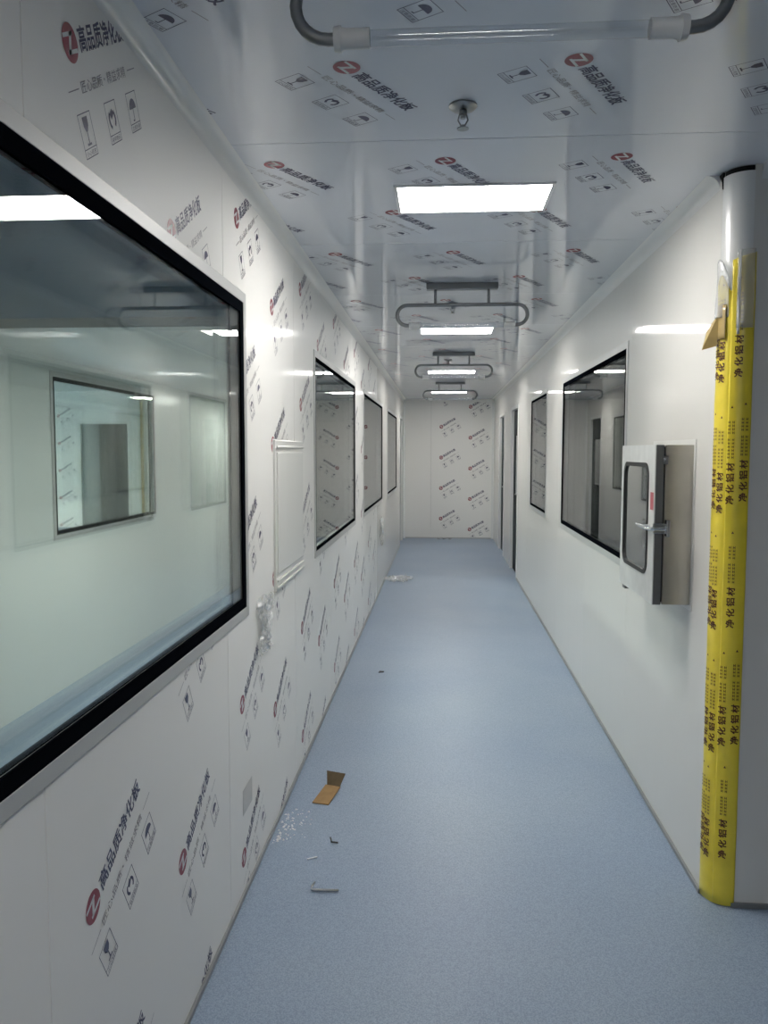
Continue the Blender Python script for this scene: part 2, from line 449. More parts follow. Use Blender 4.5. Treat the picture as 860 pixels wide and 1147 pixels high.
# ------------------------------------------------------------------ left wall with windows, panels and prints
ZW0, ZW1 = 1.005, 2.055
WIN_L = [(0.70, 2.74), (4.30, 6.29), (7.02, 9.20), (10.10, 12.10)]
DOOR_L = (13.05, 13.95, -0.01, 2.10)
holesL = [(a, b, ZW0, ZW1) for a, b in WIN_L] + [DOOR_L]
wl_ = empty('wall_left', (XL - TH / 2, 5.0, 0))
tag(wl_, 'long white panel wall on the left, printed with rows of logos', 'wall', kind='structure')
offA = {0: 0.108, 1: 0.133, 2: 0.137, 3: 0.16, 4: 0.12, 5: 0.14, -1: 0.12}
for k in range(-5, 12):
    y0 = 1.305 + PITCH_W * k; y1 = min(y0 + PITCH_W, YB)
    if y0 >= YB: break
    hs = [h for h in holesL if h[0] < y1 and h[1] > y0]
    pn = build('panel', plate('x', XL - TH, XL, y0 + 0.0015, y1 - 0.0015, 0.0, ZC, hs), 'film_panel' if k < 6 else 'panel', wl_)
    if k < -1 or k > 5: continue
    grown = [(h[0] - 0.034, h[1] + 0.034, h[2] - 0.034, h[3] + 0.034) for h in holesL]
    if k == 1: grown.append((3.21, 3.87, 0.97, 1.60))
    if k == 2: grown.append((3.21, 3.87, 0.97, 1.60))
    for m in range(0, 5):
        for dy, dz in ((0.175, 0.0), (0.718, 0.352 if m < 9 else 0)):
            put_print(pn, (XL, 0, 0), (0, 1, 0), (0, 0, 1), y0 + dy, offA[k] + dz + 0.5455 * m - 0.5455 * (1 if dz else 0), (y0 + 0.002, y1 - 0.002, 0.018, ZC - 0.046), grown)
for k in range(-4, 12):
    yj = 1.305 + PITCH_W * k
    for (a, b) in [(0.0, ZC)]:
        hs = [h for h in holesL if h[0] < yj < h[1]]
        segs = [(0.0, ZC)]
        for h in hs: segs = [(0.0, h[2]), (h[3], ZC)]
        for (z0, z1) in segs:
            if z1 - z0 > 0.02: build('joint_strip', MB().box((XL - 0.03, yj - 0.0015, z0), (XL - 0.0035, yj + 0.0015, z1)), 'grey_trim', wl_)

# ------------------------------------------------------------------ right wall
WIN_R = [(4.13, 6.24, 1.00, 2.065), (7.19, 8.40, 1.00, 2.065)]
DOORS_R = [(9.85, 10.75, -0.01, 2.09), (12.0, 12.9, -0.01, 2.09)]
wr_ = empty('wall_right', (XR + TH / 2, 8.0, 0))
tag(wr_, 'long plain white panel wall on the right, glossy and unprinted', 'wall', kind='structure')
jR = [YRET + RP] + [4.03 + PITCH_W * k for k in range(0, 9)] + [YB]
for y0, y1 in zip(jR[:-1], jR[1:]):
    hs = [h for h in WIN_R + DOORS_R if h[0] < y1 and h[1] > y0]
    build('panel', plate('x', XR, XR + TH, y0 + 0.001, y1 - 0.001, 0.0, ZC, hs), 'panel', wr_)
for yj in jR[1:-1]:
    hs = [h for h in WIN_R + DOORS_R if h[0] < yj < h[1]]
    segs = [(0.0, ZC)]
    for h in hs: segs = [(0.0, h[2]), (h[3], ZC)]
    for (z0, z1) in segs:
        if z1 - z0 > 0.02: build('joint_strip', MB().box((XR + 0.003, yj - 0.001, z0), (XR + 0.03, yj + 0.001, z1)), 'alu', wr_)

# wall that turns right beside the post
wt = build('wall_front_right', MB().box((XR + RP, YRET, 0), (4.55, YRET + TH, ZC)), 'panel')
tag(wt, 'plain grey-white wall turning right beside the yellow wrapped post', 'wall', kind='structure')

# end wall
wb = empty('wall_back', (0.1, YB + TH / 2, 0))
tag(wb, 'white end wall of the corridor with two columns of printed logos', 'wall', kind='structure')
build('panel', MB().box((-0.75, YB, 0), (-0.1915, YB + TH, ZC)), 'film_panel', wb)
pn = build('panel', MB().box((-0.1895, YB, 0), (0.9905, YB + TH, ZC)), 'film_panel', wb)
for m in range(-1, 5):
    put_print(pn, (0, YB, 0), (1, 0, 0), (0, 0, 1), -0.011, 0.354 + 0.543 * m, (-0.188, XR - 0.03, 0.02, ZC - 0.05))
    put_print(pn, (0, YB, 0), (1, 0, 0), (0, 0, 1), 0.502, 0.165 + 0.542 * m, (-0.188, XR - 0.03, 0.02, ZC - 0.05))

# walls behind the camera and around the space on the right
tag(build('wall_rear', MB().box((-0.73, -4.25, 0), (4.55, -4.2, ZC)), 'panel'), 'plain white wall behind the viewer', 'wall', kind='structure')
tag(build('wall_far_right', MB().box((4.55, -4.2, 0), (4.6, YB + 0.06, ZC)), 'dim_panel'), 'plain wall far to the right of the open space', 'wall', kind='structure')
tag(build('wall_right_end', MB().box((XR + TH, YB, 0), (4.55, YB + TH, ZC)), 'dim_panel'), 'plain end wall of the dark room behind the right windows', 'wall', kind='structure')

# ------------------------------------------------------------------ the rooms behind the left wall
pw = build('wall_partition', plate('x', XP - TH, XP, -4.2, 16.0, 0.0, 2.75, [(4.95, 6.75, 1.01, 2.02)]), 'side_panel')
tag(pw, 'pale wall of the room seen through the large left window', 'wall', kind='structure')
tag(build('ceiling_side_room', MB().box((XP, 3.71, 2.125), (XL - TH, 16.0, 2.17)), 'side_panel'), 'low pale ceiling of the room behind the left windows', 'ceiling', kind='structure')
bk = build('wall_bulkhead', MB().box((XP, 3.71, 2.171), (XL - TH, 3.76, 3.10)), 'dark_grey')
tag(bk, 'dark grey bulkhead above the low ceiling behind the large left window', 'wall', kind='structure')
tag(build('ceiling_dark_bay', MB().box((XP, -4.2, 3.10), (XL - TH, 3.76, 3.15)), 'dark_grey'), 'dark high ceiling bay behind the large left window', 'ceiling', kind='structure')
tag(build('wall_dark_bay', MB().box((XL - TH, -4.2, ZC + 0.061), (XL, 3.76, 3.15)), 'dark_grey'), 'dark upper strip of wall over the large left window', 'wall', kind='structure')
tag(build('wall_side_rear', MB().box((-10.2, -4.25, 0), (XL - TH, -4.2, 3.15)), 'side_panel'), 'rear wall of the rooms behind the left windows', 'wall', kind='structure')
tag(build('ceiling_far_room', MB().box((-10.2, -4.2, 2.75), (XP, 16.0, 2.80)), 'side_panel'), 'pale ceiling of the farther room seen through two windows', 'ceiling', kind='structure')
fe = empty('wall_far_end', (-6.0, 15.85, 0))
tag(fe, 'printed white end wall seen through the farther room window', 'wall', kind='structure')
FD = (-7.25, -6.28)
pn1 = build('panel', MB().box((-10.2, 15.8, 0), (FD[0] - 0.002, 15.85, 2.75)), 'film_panel', fe)
build('panel', MB().box((FD[0], 15.8, 2.09), (FD[1], 15.85, 2.75)), 'film_panel', fe)
build('panel', MB().box((FD[1] + 0.002, 15.8, 0), (XP, 15.85, 2.75)), 'panel', fe)
for m in range(0, 5):
    put_print(pn1, (0, 15.8, 0), (1, 0, 0), (0, 0, 1), -7.70, 0.05 + 0.55 * m, (-10, FD[0] - 0.06, 0.02, 2.7))
    put_print(pn1, (0, 15.8, 0), (1, 0, 0), (0, 0, 1), -8.24, 0.25 + 0.55 * m, (-10, FD[0] - 0.06, 0.02, 2.7))
tag(build('wall_far_room_side', MB().box((-10.25, -4.2, 0), (-10.2, 16.0, 2.8)), 'side_panel'), 'outermost wall of the farther room on the left', 'wall', kind='structure')
tag(build('wall_side_end', MB().box((XP, 15.95, 0), (XL - TH, 16.0, 2.12)), 'side_panel'), 'end wall of the narrow room behind the left windows', 'wall', kind='structure')
dd = empty('door_4', ((FD[0] + FD[1]) / 2, 15.8, 0))
tag(dd, 'dark glazed double door in the farther room end wall', 'door', kind='structure')
build('door_frame', MB().ring('y', FD[0] - 0.05, FD[1] + 0.05, -0.05, 2.14, 0.05, 15.775, 15.80), 'white_paint', dd)
build('door_leaf', MB().box((FD[0], 15.84, 0.0), (-6.88, 15.87, 2.09)), 'leaf_grey', dd)
build('door_leaf', MB().box((-6.88, 15.81, 0.0), (FD[1], 15.84, 2.09)), 'door_grey', dd)
cp = MB().tube([(-5.95, 15.7, 0), (-5.95, 15.7, 2.75)], 0.03, 12)
tag(build('trim_5', cp, 'tan_tape', smooth=True), 'slim tan post by the end wall of the farther room', 'post', kind='structure')

# ------------------------------------------------------------------ windows
def window(n, label, wall_x, face, y0, y1, z0, z1, border=0.022, back=True):
    """face = +1: corridor lies at greater x (left wall); -1: corridor lies at smaller x (right wall)"""
    o = empty('window_%d' % n, (wall_x, (y0 + y1) / 2, z0))
    tag(o, label, 'window', kind='structure')
    xi = wall_x; xo = wall_x - face * TH
    s = lambda a, b: (min(a, b), max(a, b))
    d0, d1 = s(xi - face * 0.001, xi + face * 0.005)
    build('frame', MB().ring('x', y0 - 0.032, y1 + 0.032, z0 - 0.032, z1 + 0.032, 0.0345, d0, d1), 'alu', o, bevel=0.001)
    d0, d1 = s(xi - face * 0.002, xi - face * 0.006)
    build('pane', MB().box((d0, y0, z0), (d1, y1, z1)), 'glass', o)
    d0, d1 = s(xi - face * 0.0018, xi + face * 0.0035)
    build('black_border', MB().ring('x', y0, y1, z0, z1, border, d0, d1), 'black', o)
    d0, d1 = s(xi - face * 0.009, xo + face * 0.009)
    build('spacer', MB().ring('x', y0, y1, z0, z1, 0.010, d0, d1), 'white_paint', o)
    if back:
        d0, d1 = s(xo + face * 0.002, xo + face * 0.006)
        build('pane', MB().box((d0, y0, z0), (d1, y1, z1)), 'glass', o)
        d0, d1 = s(xo + face * 0.0065, xo + face * 0.008)
        build('black_border', MB().ring('x', y0, y1, z0, z1, 0.022, d0, d1), 'black', o)
        d0, d1 = s(xo + face * 0.001, xo - face * 0.005)
        build('frame', MB().ring('x', y0 - 0.032, y1 + 0.032, z0 - 0.032, z1 + 0.032, 0.0345, d0, d1), 'alu', o)
    return o

window(1, 'large near window with black border in the left wall', XL, 1, *WIN_L[0], ZW0, ZW1, 0.038)
window(2, 'second window in the left wall, just past the white cover plate', XL, 1, *WIN_L[1], ZW0, ZW1)
window(3, 'third window along the left wall, between two others', XL, 1, *WIN_L[2], ZW0, ZW1)
window(4, 'last and smallest-looking window in the left wall near the corridor end', XL, 1, *WIN_L[3], ZW0, ZW1)
window(5, 'large dark window in the right wall behind the steel pass box', XR, -1, *WIN_R[0], 0.030)
window(6, 'narrow grey window in the right wall beside the doors', XR, -1, *WIN_R[1])
window(7, 'inner window seen through the large left window, showing a doorway', XP, 1, 4.95, 6.75, 1.01, 2.02)

# ------------------------------------------------------------------ doors
def door(n, label, wall_x, face, y0, y1, z1):
    o = empty('door_%d' % n, (wall_x, (y0 + y1) / 2, 0))
    tag(o, label, 'door', kind='structure')
    s = lambda a, b: (min(a, b), max(a, b))
    d0, d1 = s(wall_x + face * 0.008, wall_x - face * (TH + 0.008))
    fr = MB()
    for (a, b, c, d) in ((y0 - 0.03, y0 + 0.012, 0, z1 + 0.03), (y1 - 0.012, y1 + 0.03, 0, z1 + 0.03), (y0 + 0.012, y1 - 0.012, z1 - 0.012, z1 + 0.03)):
        fr.box((d0, a, c), (d1, b, d))
    build('door_frame', fr, 'alu_white', o)
    d0, d1 = s(wall_x - face * 0.030, wall_x - face * 0.048)
    lf = build('door_leaf', plate('x', d0, d1, y0 + 0.014, y1 - 0.014, 0.006, z1 - 0.014, [(y0 + 0.2, y1 - 0.2, 1.0, 1.75)]), 'door_grey', o)
    build('pane', MB().box((d0 + 0.006, y0 + 0.2, 1.0), (d1 - 0.006, y1 - 0.2, 1.75)), 'dark_glass', lf)
    hd = MB()
    hx = wall_x - face * 0.030
    hd.tube([(hx, y0 + 0.09, 1.02), (hx + face * 0.03, y0 + 0.09, 1.02), (hx + face * 0.035, y0 + 0.10, 1.02), (hx + face * 0.035, y0 + 0.21, 1.02)], 0.008, 8)
    build('door_handle', hd, 'chrome', lf, smooth=True)
    return o
door(1, 'grey door in the right wall, nearest to the narrow window', XR, -1, *DOORS_R[0][:2], 2.09)
door(2, 'grey door at the far end of the right wall', XR, -1, *DOORS_R[1][:2], 2.09)
door(3, 'grey door at the far end of the left wall', XL, 1, DOOR_L[0], DOOR_L[1], 2.10)

# ------------------------------------------------------------------ trims
def cove(r, cx, cz, sx, n=8):
    """concave fillet in a corner at (cx,cz); sx = direction away from the wall"""
    pts = [(cx, cz)]
    ox, oz = cx + sx * r, cz - r
    for i in range(n + 1):
        a = PI / 2 * i / n
        pts.append((ox - sx * r * math.cos(a), oz + r * math.sin(a)))
    return pts
t1 = build('trim_1', MB().sweep(cove(0.045, XL, ZC - 0.0005, 1), 'y', -4.2, YB), 'alu_white', smooth=True)
tag(t1, 'white curved cove strip where left wall meets ceiling', 'trim', kind='structure')
t2 = build('trim_2', MB().sweep(cove(0.045, XR, ZC - 0.0005, -1), 'y', YRET + RP + 0.03, YB), 'alu_white', smooth=True)
tag(t2, 'white curved cove strip where right wall meets ceiling', 'trim', kind='structure')
t3 = build('trim_3', MB().sweep(cove(0.045, YRET, ZC - 0.0005, -1), 'x', XR + RP + 0.02, 4.55), 'alu_white', smooth=True)
tag(t3, 'cove strip above the wall turning right at the post', 'trim', kind='structure')
for n, x, sx in ((6, XL, 1), (7, XR, -1)):
    mb = MB(); pr = [(x, YB)]
    for i in range(7):
        a = PI / 2 * i / 6
        pr.append((x + sx * 0.04 * (1 - math.cos(a)), YB - 0.04 * (1 - math.sin(a))))
    N_ = len(pr)
    mb.add([(a, b, 0) for a, b in pr] + [(a, b, ZC - 0.05) for a, b in pr], [(i, (i + 1) % N_, N_ + (i + 1) % N_, N_ + i) for i in range(N_)])
    o = build('trim_%d' % n, mb, 'alu_white', smooth=True)
    tag(o, 'upright cove strip in the %s far corner of the corridor' % ('left' if sx > 0 else 'right'), 'trim', kind='structure')
bl = build('baseboard_left', MB().box((XL, -4.2, 0), (XL + 0.009, 13.0, 0.016)), 'grey_trim')
tag(bl, 'thin grey channel along the foot of the left wall', 'baseboard', kind='structure')
br = build('baseboard_right', MB().box((XR - 0.009, YRET + RP, 0), (XR, 9.81, 0.016)), 'grey_trim')
tag(br, 'thin grey channel along the foot of the right wall', 'baseboard', kind='structure')
bf = build('baseboard_front_right', MB().box((XR + RP, YRET - 0.009, 0), (4.5, YRET, 0.016)), 'grey_trim')
tag(bf, 'thin grey channel under the wall turning right', 'baseboard', kind='structure')
bb = build('baseboard_back', MB().box((XL + 0.04, YB - 0.009, 0), (XR - 0.04, YB, 0.02)), 'alu')
tag(bb, 'thin channel along the foot of the end wall', 'baseboard', kind='structure')

# corner post
PC = (XR + RP, YRET + RP)
def on_post(a, r): return (PC[0] - r * math.cos(a), PC[1] - r * math.sin(a))
mb = MB(); pr = [on_post(PI / 2 * i / 16, RP) for i in range(17)] + [(PC[0], PC[1])]
N_ = len(pr)
mb.add([(a, b, 0) for a, b in pr] + [(a, b, ZC - 0.018) for a, b in pr], [(i, (i + 1) % N_, N_ + (i + 1) % N_, N_ + i) for i in range(N_)] + [tuple(range(N_)), tuple(range(N_, 2 * N_))])
post = build('trim_4', mb, 'alu_white', smooth=True)
tag(post, 'white rounded corner post rising above the yellow film', 'post', kind='structure')
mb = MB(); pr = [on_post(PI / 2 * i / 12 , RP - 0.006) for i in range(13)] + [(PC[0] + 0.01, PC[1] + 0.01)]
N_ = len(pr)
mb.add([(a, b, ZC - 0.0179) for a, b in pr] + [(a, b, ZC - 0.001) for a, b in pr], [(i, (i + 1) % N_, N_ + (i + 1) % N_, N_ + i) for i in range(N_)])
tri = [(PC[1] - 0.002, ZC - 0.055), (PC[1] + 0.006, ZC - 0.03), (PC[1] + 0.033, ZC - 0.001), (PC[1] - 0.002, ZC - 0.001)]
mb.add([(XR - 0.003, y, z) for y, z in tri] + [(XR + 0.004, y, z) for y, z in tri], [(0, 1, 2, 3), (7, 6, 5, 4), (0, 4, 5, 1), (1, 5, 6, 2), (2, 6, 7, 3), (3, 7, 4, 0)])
build('gap_shade', mb, 'gap_black', post)  # black piece standing in for the shade of the gap above the post

# ------------------------------------------------------------------ yellow film wrapped round the post
film = empty('protective_film', (PC[0], PC[1], 0))
tag(film, 'yellow printed protective film wrapped round the corner post', 'film')
def film_sheet(name, a0, a1, z0, ztop, r, mat, na=14, nz=60, wob=0.0015, seed=1):
    rnd = random.Random(seed); mb = MB(); vs = []
    ph = [rnd.uniform(0, 6.28) for _ in range(6)]
    for j in range(nz + 1):
        for i in range(na + 1):
            s = i / na; a = a0 + (a1 - a0) * s
            zt = ztop(s) if callable(ztop) else ztop
            z = z0 + (zt - z0) * j / nz
            rr = r + wob * (0.5 + 0.5 * math.sin(9 * z + ph[0] + 4 * s) * math.sin(23 * z + ph[1]) + 0.5 * math.sin(a * 7 + ph[2]))
            x, y = on_post(a, rr); vs.append((x, y, z))
    fs = [(j * (na + 1) + i, j * (na + 1) + i + 1, (j + 1) * (na + 1) + i + 1, (j + 1) * (na + 1) + i) for j in range(nz) for i in range(na)]
    mb.add(vs, fs)
    o = build(name, mb, mat, film, smooth=True)
    md = o.modifiers.new('thick', 'SOLIDIFY'); md.thickness = 0.0004; md.offset = 1
    return o
d = math.radians
film_sheet('film_strip', d(-6), d(52), 0.004, lambda s: 2.10 + 0.03 * math.sin(5 * s), RP + 0.002, 'yellow_film', seed=3)
film_sheet('film_strip', d(46), d(98), 0.004, lambda s: 2.17 + 0.02 * s, RP + 0.0045, 'yellow_film', seed=5)
# loose end and tape at the top
film_sheet('loose_end', d(-4), d(40), 1.99, lambda s: 2.13 + 0.05 * math.sin(3 * s + 0.4), RP + 0.007, 'plastic', wob=0.006, seed=8, nz=16)
film_sheet('loose_end', d(58), d(94), 1.95, lambda s: 2.20, RP + 0.008, 'plastic', wob=0.003, seed=9, nz=16)
film_sheet('tape_edge', d(60), d(66), 1.93, 2.20, RP + 0.0105, 'white_paint', na=3, nz=16, seed=10)
mb = MB()
x0, y0 = on_post(d(8), RP + 0.004); x1, y1 = on_post(d(-10), RP + 0.03)
mb.add([(x0, y0, 2.01), (x0 - 0.006, y0 - 0.004, 1.90), (x1 - 0.022, y1 - 0.01, 1.89), (x1 - 0.004, y1, 1.955)], [(0, 1, 2, 3)])
fo = build('film_flap', mb, 'tan_tape', film); md = fo.modifiers.new('thick', 'SOLIDIFY'); md.thickness = 0.0006
film_sheet('tape_patch', d(2), d(34), 1.92, 2.03, RP + 0.0065, 'tan_tape', nz=6, seed=12)

def col_geo():
    """one column of the film's print: reads upwards"""
    mb = MB()
    # four big characters set apart, then two lines of fine print, then a small mark
    for i, ch in enumerate('净化铝材'):
        fit_text(mb, ch, 0.036 * i, 0.036 * i + 0.029, -0.013, 0.013, 0, 0.0007)
    for row, v in ((0, 0.0035), (1, -0.0095)):
        for i in range(11):
            if i in (6,) : continue
            u = 0.150 + 0.0115 * i
            bar(mb, u, v, u + 0.0085, v + 0.0015, 0); bar(mb, u, v + 0.005, u + 0.0085, v + 0.0065, 0); bar(mb, u + 0.003, v, u + 0.005, v + 0.007, 0)
    poly(mb, [(0.315, -0.004), (0.323, 0.000), (0.315, 0.004)], 0)
    return mb
CG = col_geo()
def film_print(a_c, z0, r):
    mb = MB()
    vs = []
    for (u, v, w) in CG.v:
        a = a_c - v / r
        x, y = on_post(a, r + w); vs.append((x, y, z0 + u))
    mb.add(vs, CG.f)
    build('film_print', mb, 'brown_ink', film)['kind'] = 'stuff'
rf1, rf2 = RP + 0.0055, RP + 0.0085
for z0, four in ((1.777, False), (1.357, True), (0.950, False), (0.540, True), (0.155, False)):
    cols = [(d(8), -0.0, rf1), (d(30), -0.012, rf1), (d(56), 0.02, rf2), (d(84), 0.03, rf2)] if four else [(d(6), 0.01, rf1), (d(24), 0.0, rf1), (d(66), 0.015, rf2)]
    for a, dz, r in cols: film_print(a, z0 + dz, r)

# ------------------------------------------------------------------ ceiling lights
def ceiling_light():
    o = empty('ceiling_light', (0.105, 3.0, ZC))
    build('frame', MB().ring('y', -0.17, 0.38, 0, 0, 0.0, 0, 0) if False else
          plate('z', ZC - 0.008, ZC - 0.0008, -0.172, 0.382, 2.842, 3.158, [(-0.160, 0.370, 2.854, 3.146)]), 'lamp_frame', o)
    build('diffuser', MB().box((-0.160, 2.854, ZC - 0.006), (0.370, 3.146, ZC - 0.0008)), 'diffuser', o)
    return o
GL = 'flat light panels in the corridor ceiling'
l0 = ceiling_light()
tag(l0, 'nearest and largest-looking lit flat panel in the ceiling', 'ceiling light', GL)
for dy, lab in ((3.2, 'second lit flat ceiling panel, just beyond the complete hanging tube lamp'),
                (6.4, 'third lit flat ceiling panel down the corridor'),
                (9.6, 'farthest lit flat ceiling panel close to the end wall')):
    tag(copy_tree(l0, (0, dy, 0)), lab, 'ceiling light', GL)
def added_side_light(x0, x1, y0, y1, z, label, mat='added_side_diffuser'):  # panels added out of view to brighten the rooms behind the left wall
    o = empty('ceiling_light', ((x0 + x1) / 2, (y0 + y1) / 2, z))
    build('frame', plate('z', z - 0.008, z - 0.0008, x0 - 0.012, x1 + 0.012, y0 - 0.012, y1 + 0.012, [(x0, x1, y0, y1)]), 'lamp_frame', o)
    build('diffuser', MB().box((x0, y0, z - 0.006), (x1, y1, z - 0.0008)), mat, o)
    tag(o, label, 'ceiling light', 'unseen light panels added in the rooms behind the left windows')
added_side_light(-1.10, -0.86, 4.62, 5.20, 2.125, 'unseen light panel added to brighten the narrow room behind the left wall, nearer')
added_side_light(-1.95, -1.65, 8.4, 9.0, 2.125, 'unseen light panel added to brighten the narrow room behind the left wall, farther')
added_side_light(-7.6, -6.4, 8.4, 9.6, 2.75, 'unseen light panel added on the ceiling to brighten the farther room', 'added_far_diffuser')

# ------------------------------------------------------------------ hanging tube lamps
def uv_lamp(y):
    x0, x1 = -0.25, 0.46
    cx = (x0 + x1) / 2
    o = empty('hanging_tube_lamp', (cx, y, ZC))
    build('base_box', MB().box((cx - 0.195, y - 0.03, ZC - 0.033), (cx + 0.195, y + 0.03, ZC - 0.0005)), 'galv', o, bevel=0.003)
    for s in (-1, 1):
        build('stem', MB().tube([(cx + s * 0.145, y, ZC - 0.033), (cx + s * 0.145, y, 2.352)], 0.008, 8), 'galv', o, smooth=True)
    R = 0.055; zt = 2.350; zb = zt - 2 * R
    pts = [(x0 + R + 0.022, y, zb)]
    for i in range(13):
        a = -PI / 2 - PI * i / 12
        pts.append((x0 + R + R * math.cos(a), y, zb + R + R * math.sin(a)))
    for i in range(13):
        a = PI / 2 - PI * i / 12
        pts.append((x1 - R + R * math.cos(a), y, zb + R + R * math.sin(a)))
    pts.append((x1 - R - 0.022, y, zb))
    build('bent_rail', MB().tube(pts, 0.0105, 10), 'galv', o, smooth=True)
    for s, xe in ((1, x0 + R + 0.010), (-1, x1 - R - 0.010)):
        mb = MB().tube([(xe, y, zb), (xe + s * 0.012, y, zb), (xe + s * 0.012, y, zb), (xe + s * 0.018, y, zb), (xe + s * 0.060, y, zb)], [0.019, 0.021, 0.019, 0.0165, 0.0165], 14)
        build('lamp_socket', mb, 'socket', o, smooth=True)
    build('glass_tube', MB().tube([(x0 + R + 0.068, y, zb), (x1 - R - 0.068, y, zb)], 0.0135, 14), 'tube', o, smooth=True)
    return o
tag(copy_tree(l0, (0, -3.2, 0)), 'lit flat ceiling panel above the viewer, out of view', 'ceiling light', GL)
GU = 'suspended tube lamps under the ceiling'
u0 = uv_lamp(1.40)
tag(u0, 'unlit glass tube lamp hanging at the top edge, nearest of its row', 'lamp', GU)
for y, lab in ((4.50, 'tube lamp on a dark rounded rail, hanging beyond the nearest light panel'),
               (7.60, 'third tube lamp down the corridor, on a smaller-looking rounded rail'),
               (10.80, 'farthest tube lamp hanging close to the end wall')):
    tag(copy_tree(u0, (0, y - 1.40, 0)), lab, 'lamp', GU)

# ------------------------------------------------------------------ sprinklers
def lathe(mb, c, prof, n=16):
    vs = []
    for (r, z) in prof:
        for k in range(n): vs.append((c[0] + r * math.cos(2 * PI * k / n), c[1] + r * math.sin(2 * PI * k / n), c[2] + z))
    fs = [(i * n + k, i * n + (k + 1) % n, (i + 1) * n + (k + 1) % n, (i + 1) * n + k) for i in range(len(prof) - 1) for k in range(n)]
    fs += [tuple(range(n)), tuple((len(prof) - 1) * n + k for k in range(n))]
    return mb.add(vs, fs)
def sprinkler(x, y):
    o = empty('ceiling_sprinkler', (x, y, ZC))
    c = (x, y, ZC)
    build('escutcheon', lathe(MB(), c, [(0.038, -0.0005), (0.038, -0.004), (0.030, -0.011), (0.014, -0.013)]), 'brass', o, smooth=True)
    build('sprinkler_body', lathe(MB(), c, [(0.011, -0.012), (0.011, -0.024), (0.007, -0.026), (0.007, -0.034)]), 'brass', o, smooth=True)
    for s in (-1, 1):
        mb = MB().tube([(x + s * 0.009, y, ZC - 0.022), (x + s * 0.013, y, ZC - 0.038), (x + s * 0.003, y, ZC - 0.056)], 0.002, 6)
        build('yoke_arm', mb, 'brass', o)
    build('deflector', lathe(MB(), c, [(0.004, -0.050), (0.004, -0.058), (0.016, -0.059), (0.016, -0.061)]), 'brass', o, smooth=True)
    return o
GS = 'sprinkler heads in the ceiling'
s0 = sprinkler(0.05, 2.22)
tag(s0, 'metal sprinkler head on the ceiling in front of the nearest light panel', 'sprinkler', GS)
tag(copy_tree(s0, (0.012, 2.88, 0)), 'small sprinkler head beneath the rail of the second tube lamp', 'sprinkler', GS)
tag(copy_tree(s0, (0.008, 5.96, 0)), 'tiny sprinkler head beyond the third tube lamp', 'sprinkler', GS)

# ------------------------------------------------------------------ stainless pass box on the right wall
pb = empty('pass_box', (XR, 3.27, 1.0))
tag(pb, 'stainless steel pass box with glazed door on the right wall', 'pass box')
build('body', MB().box((0.815, 3.01, 0.985), (XR + 0.06, 3.55, 1.575)), 'steel', pb, bevel=0.003)
build('flange', MB().ring('x', 2.99, 3.575, 0.965, 1.595, 0.03, XR - 0.003, XR - 0.0002), 'white_paint', pb)
build('door_gasket', MB().box((0.808, 3.018, 0.995), (0.815, 3.542, 1.567)), 'rubber', pb)
dx0, dx1 = 0.777, 0.808
def rrect(y0, y1, z0, z1, r, n=6):
    pts = []
    for (cy, cz, a0) in ((y1 - r, z1 - r, 0), (y0 + r, z1 - r, PI / 2), (y0 + r, z0 + r, PI), (y1 - r, z0 + r, 1.5 * PI)):
        for i in range(n + 1):
            a = a0 + PI / 2 * i / n; pts.append((cy + r * math.cos(a), cz + r * math.sin(a)))
    return pts
def rr_plate(outer, inner, xa, xb, mi=0):
    n = len(inner); mb = MB()
    vs = [(xa, *p) for p in outer] + [(xa, *p) for p in inner] + [(xb, *p) for p in outer] + [(xb, *p) for p in inner]
    fs = []
    for i in range(n):
        k = (i + 1) % n
        fs += [(i, k, n + k, n + i), (2 * n + i, 3 * n + i, 3 * n + k, 2 * n + k), (i, 2 * n + i, 2 * n + k, k), (n + i, n + k, 3 * n + k, 3 * n + i)]
    return mb.add(vs, fs, mi)
OUT = rrect(3.005, 3.545, 0.985, 1.575, 0.004); INN = rrect(3.095, 3.485, 1.09, 1.50, 0.045)
pd = build('door', rr_plate(OUT, INN, dx0, dx0 + 0.004), 'steel_door', pb)
mbx = rr_plate(OUT, rrect(3.015, 3.535, 0.995, 1.565, 0.004), dx0 + 0.004, dx1)
build('door_edge', mbx, 'steel_dark', pd)
build('window_gasket', rr_plate(rrect(3.087, 3.493, 1.082, 1.508, 0.052), rrect(3.103, 3.477, 1.098, 1.492, 0.040), dx0 - 0.004, dx0 + 0.008), 'rubber', pd, smooth=True)
gp = MB(); pts = rrect(3.100, 3.480, 1.095, 1.495, 0.042); n_ = len(pts)
gp.add([(dx0 + 0.003, *p) for p in pts] + [(dx0 + 0.007, *p) for p in pts], [tuple(range(n_)), tuple(range(n_, 2 * n_))] + [(i, (i + 1) % n_, n_ + (i + 1) % n_, n_ + i) for i in range(n_)])
build('door_pane', gp, 'dark_glass', pd)
hb = MB()
hb.tube([(dx0 - 0.003, 3.045, 1.270), (dx0 - 0.022, 3.045, 1.270)], 0.011, 10)
hb.tube([(dx0 - 0.020, 3.030, 1.270), (dx0 - 0.024, 3.075, 1.271), (dx0 - 0.028, 3.15, 1.273)], [0.010, 0.008, 0.0045], 10)
build('latch_handle', hb, 'chrome', pb, smooth=True)
hb = MB().box((dx0 - 0.004, 2.990, 1.250), (dx0 + 0.045, 3.004, 1.288)).box((dx0 + 0.040, 2.975, 1.240), (dx0 + 0.052, 3.009, 1.302))
hb.tube([(dx0 - 0.022, 3.030, 1.268), (dx0 - 0.012, 2.996, 1.268), (dx0 + 0.042, 2.992, 1.268)], 0.008, 8)
build('latch_plate', hb, 'chrome', pb, bevel=0.002)
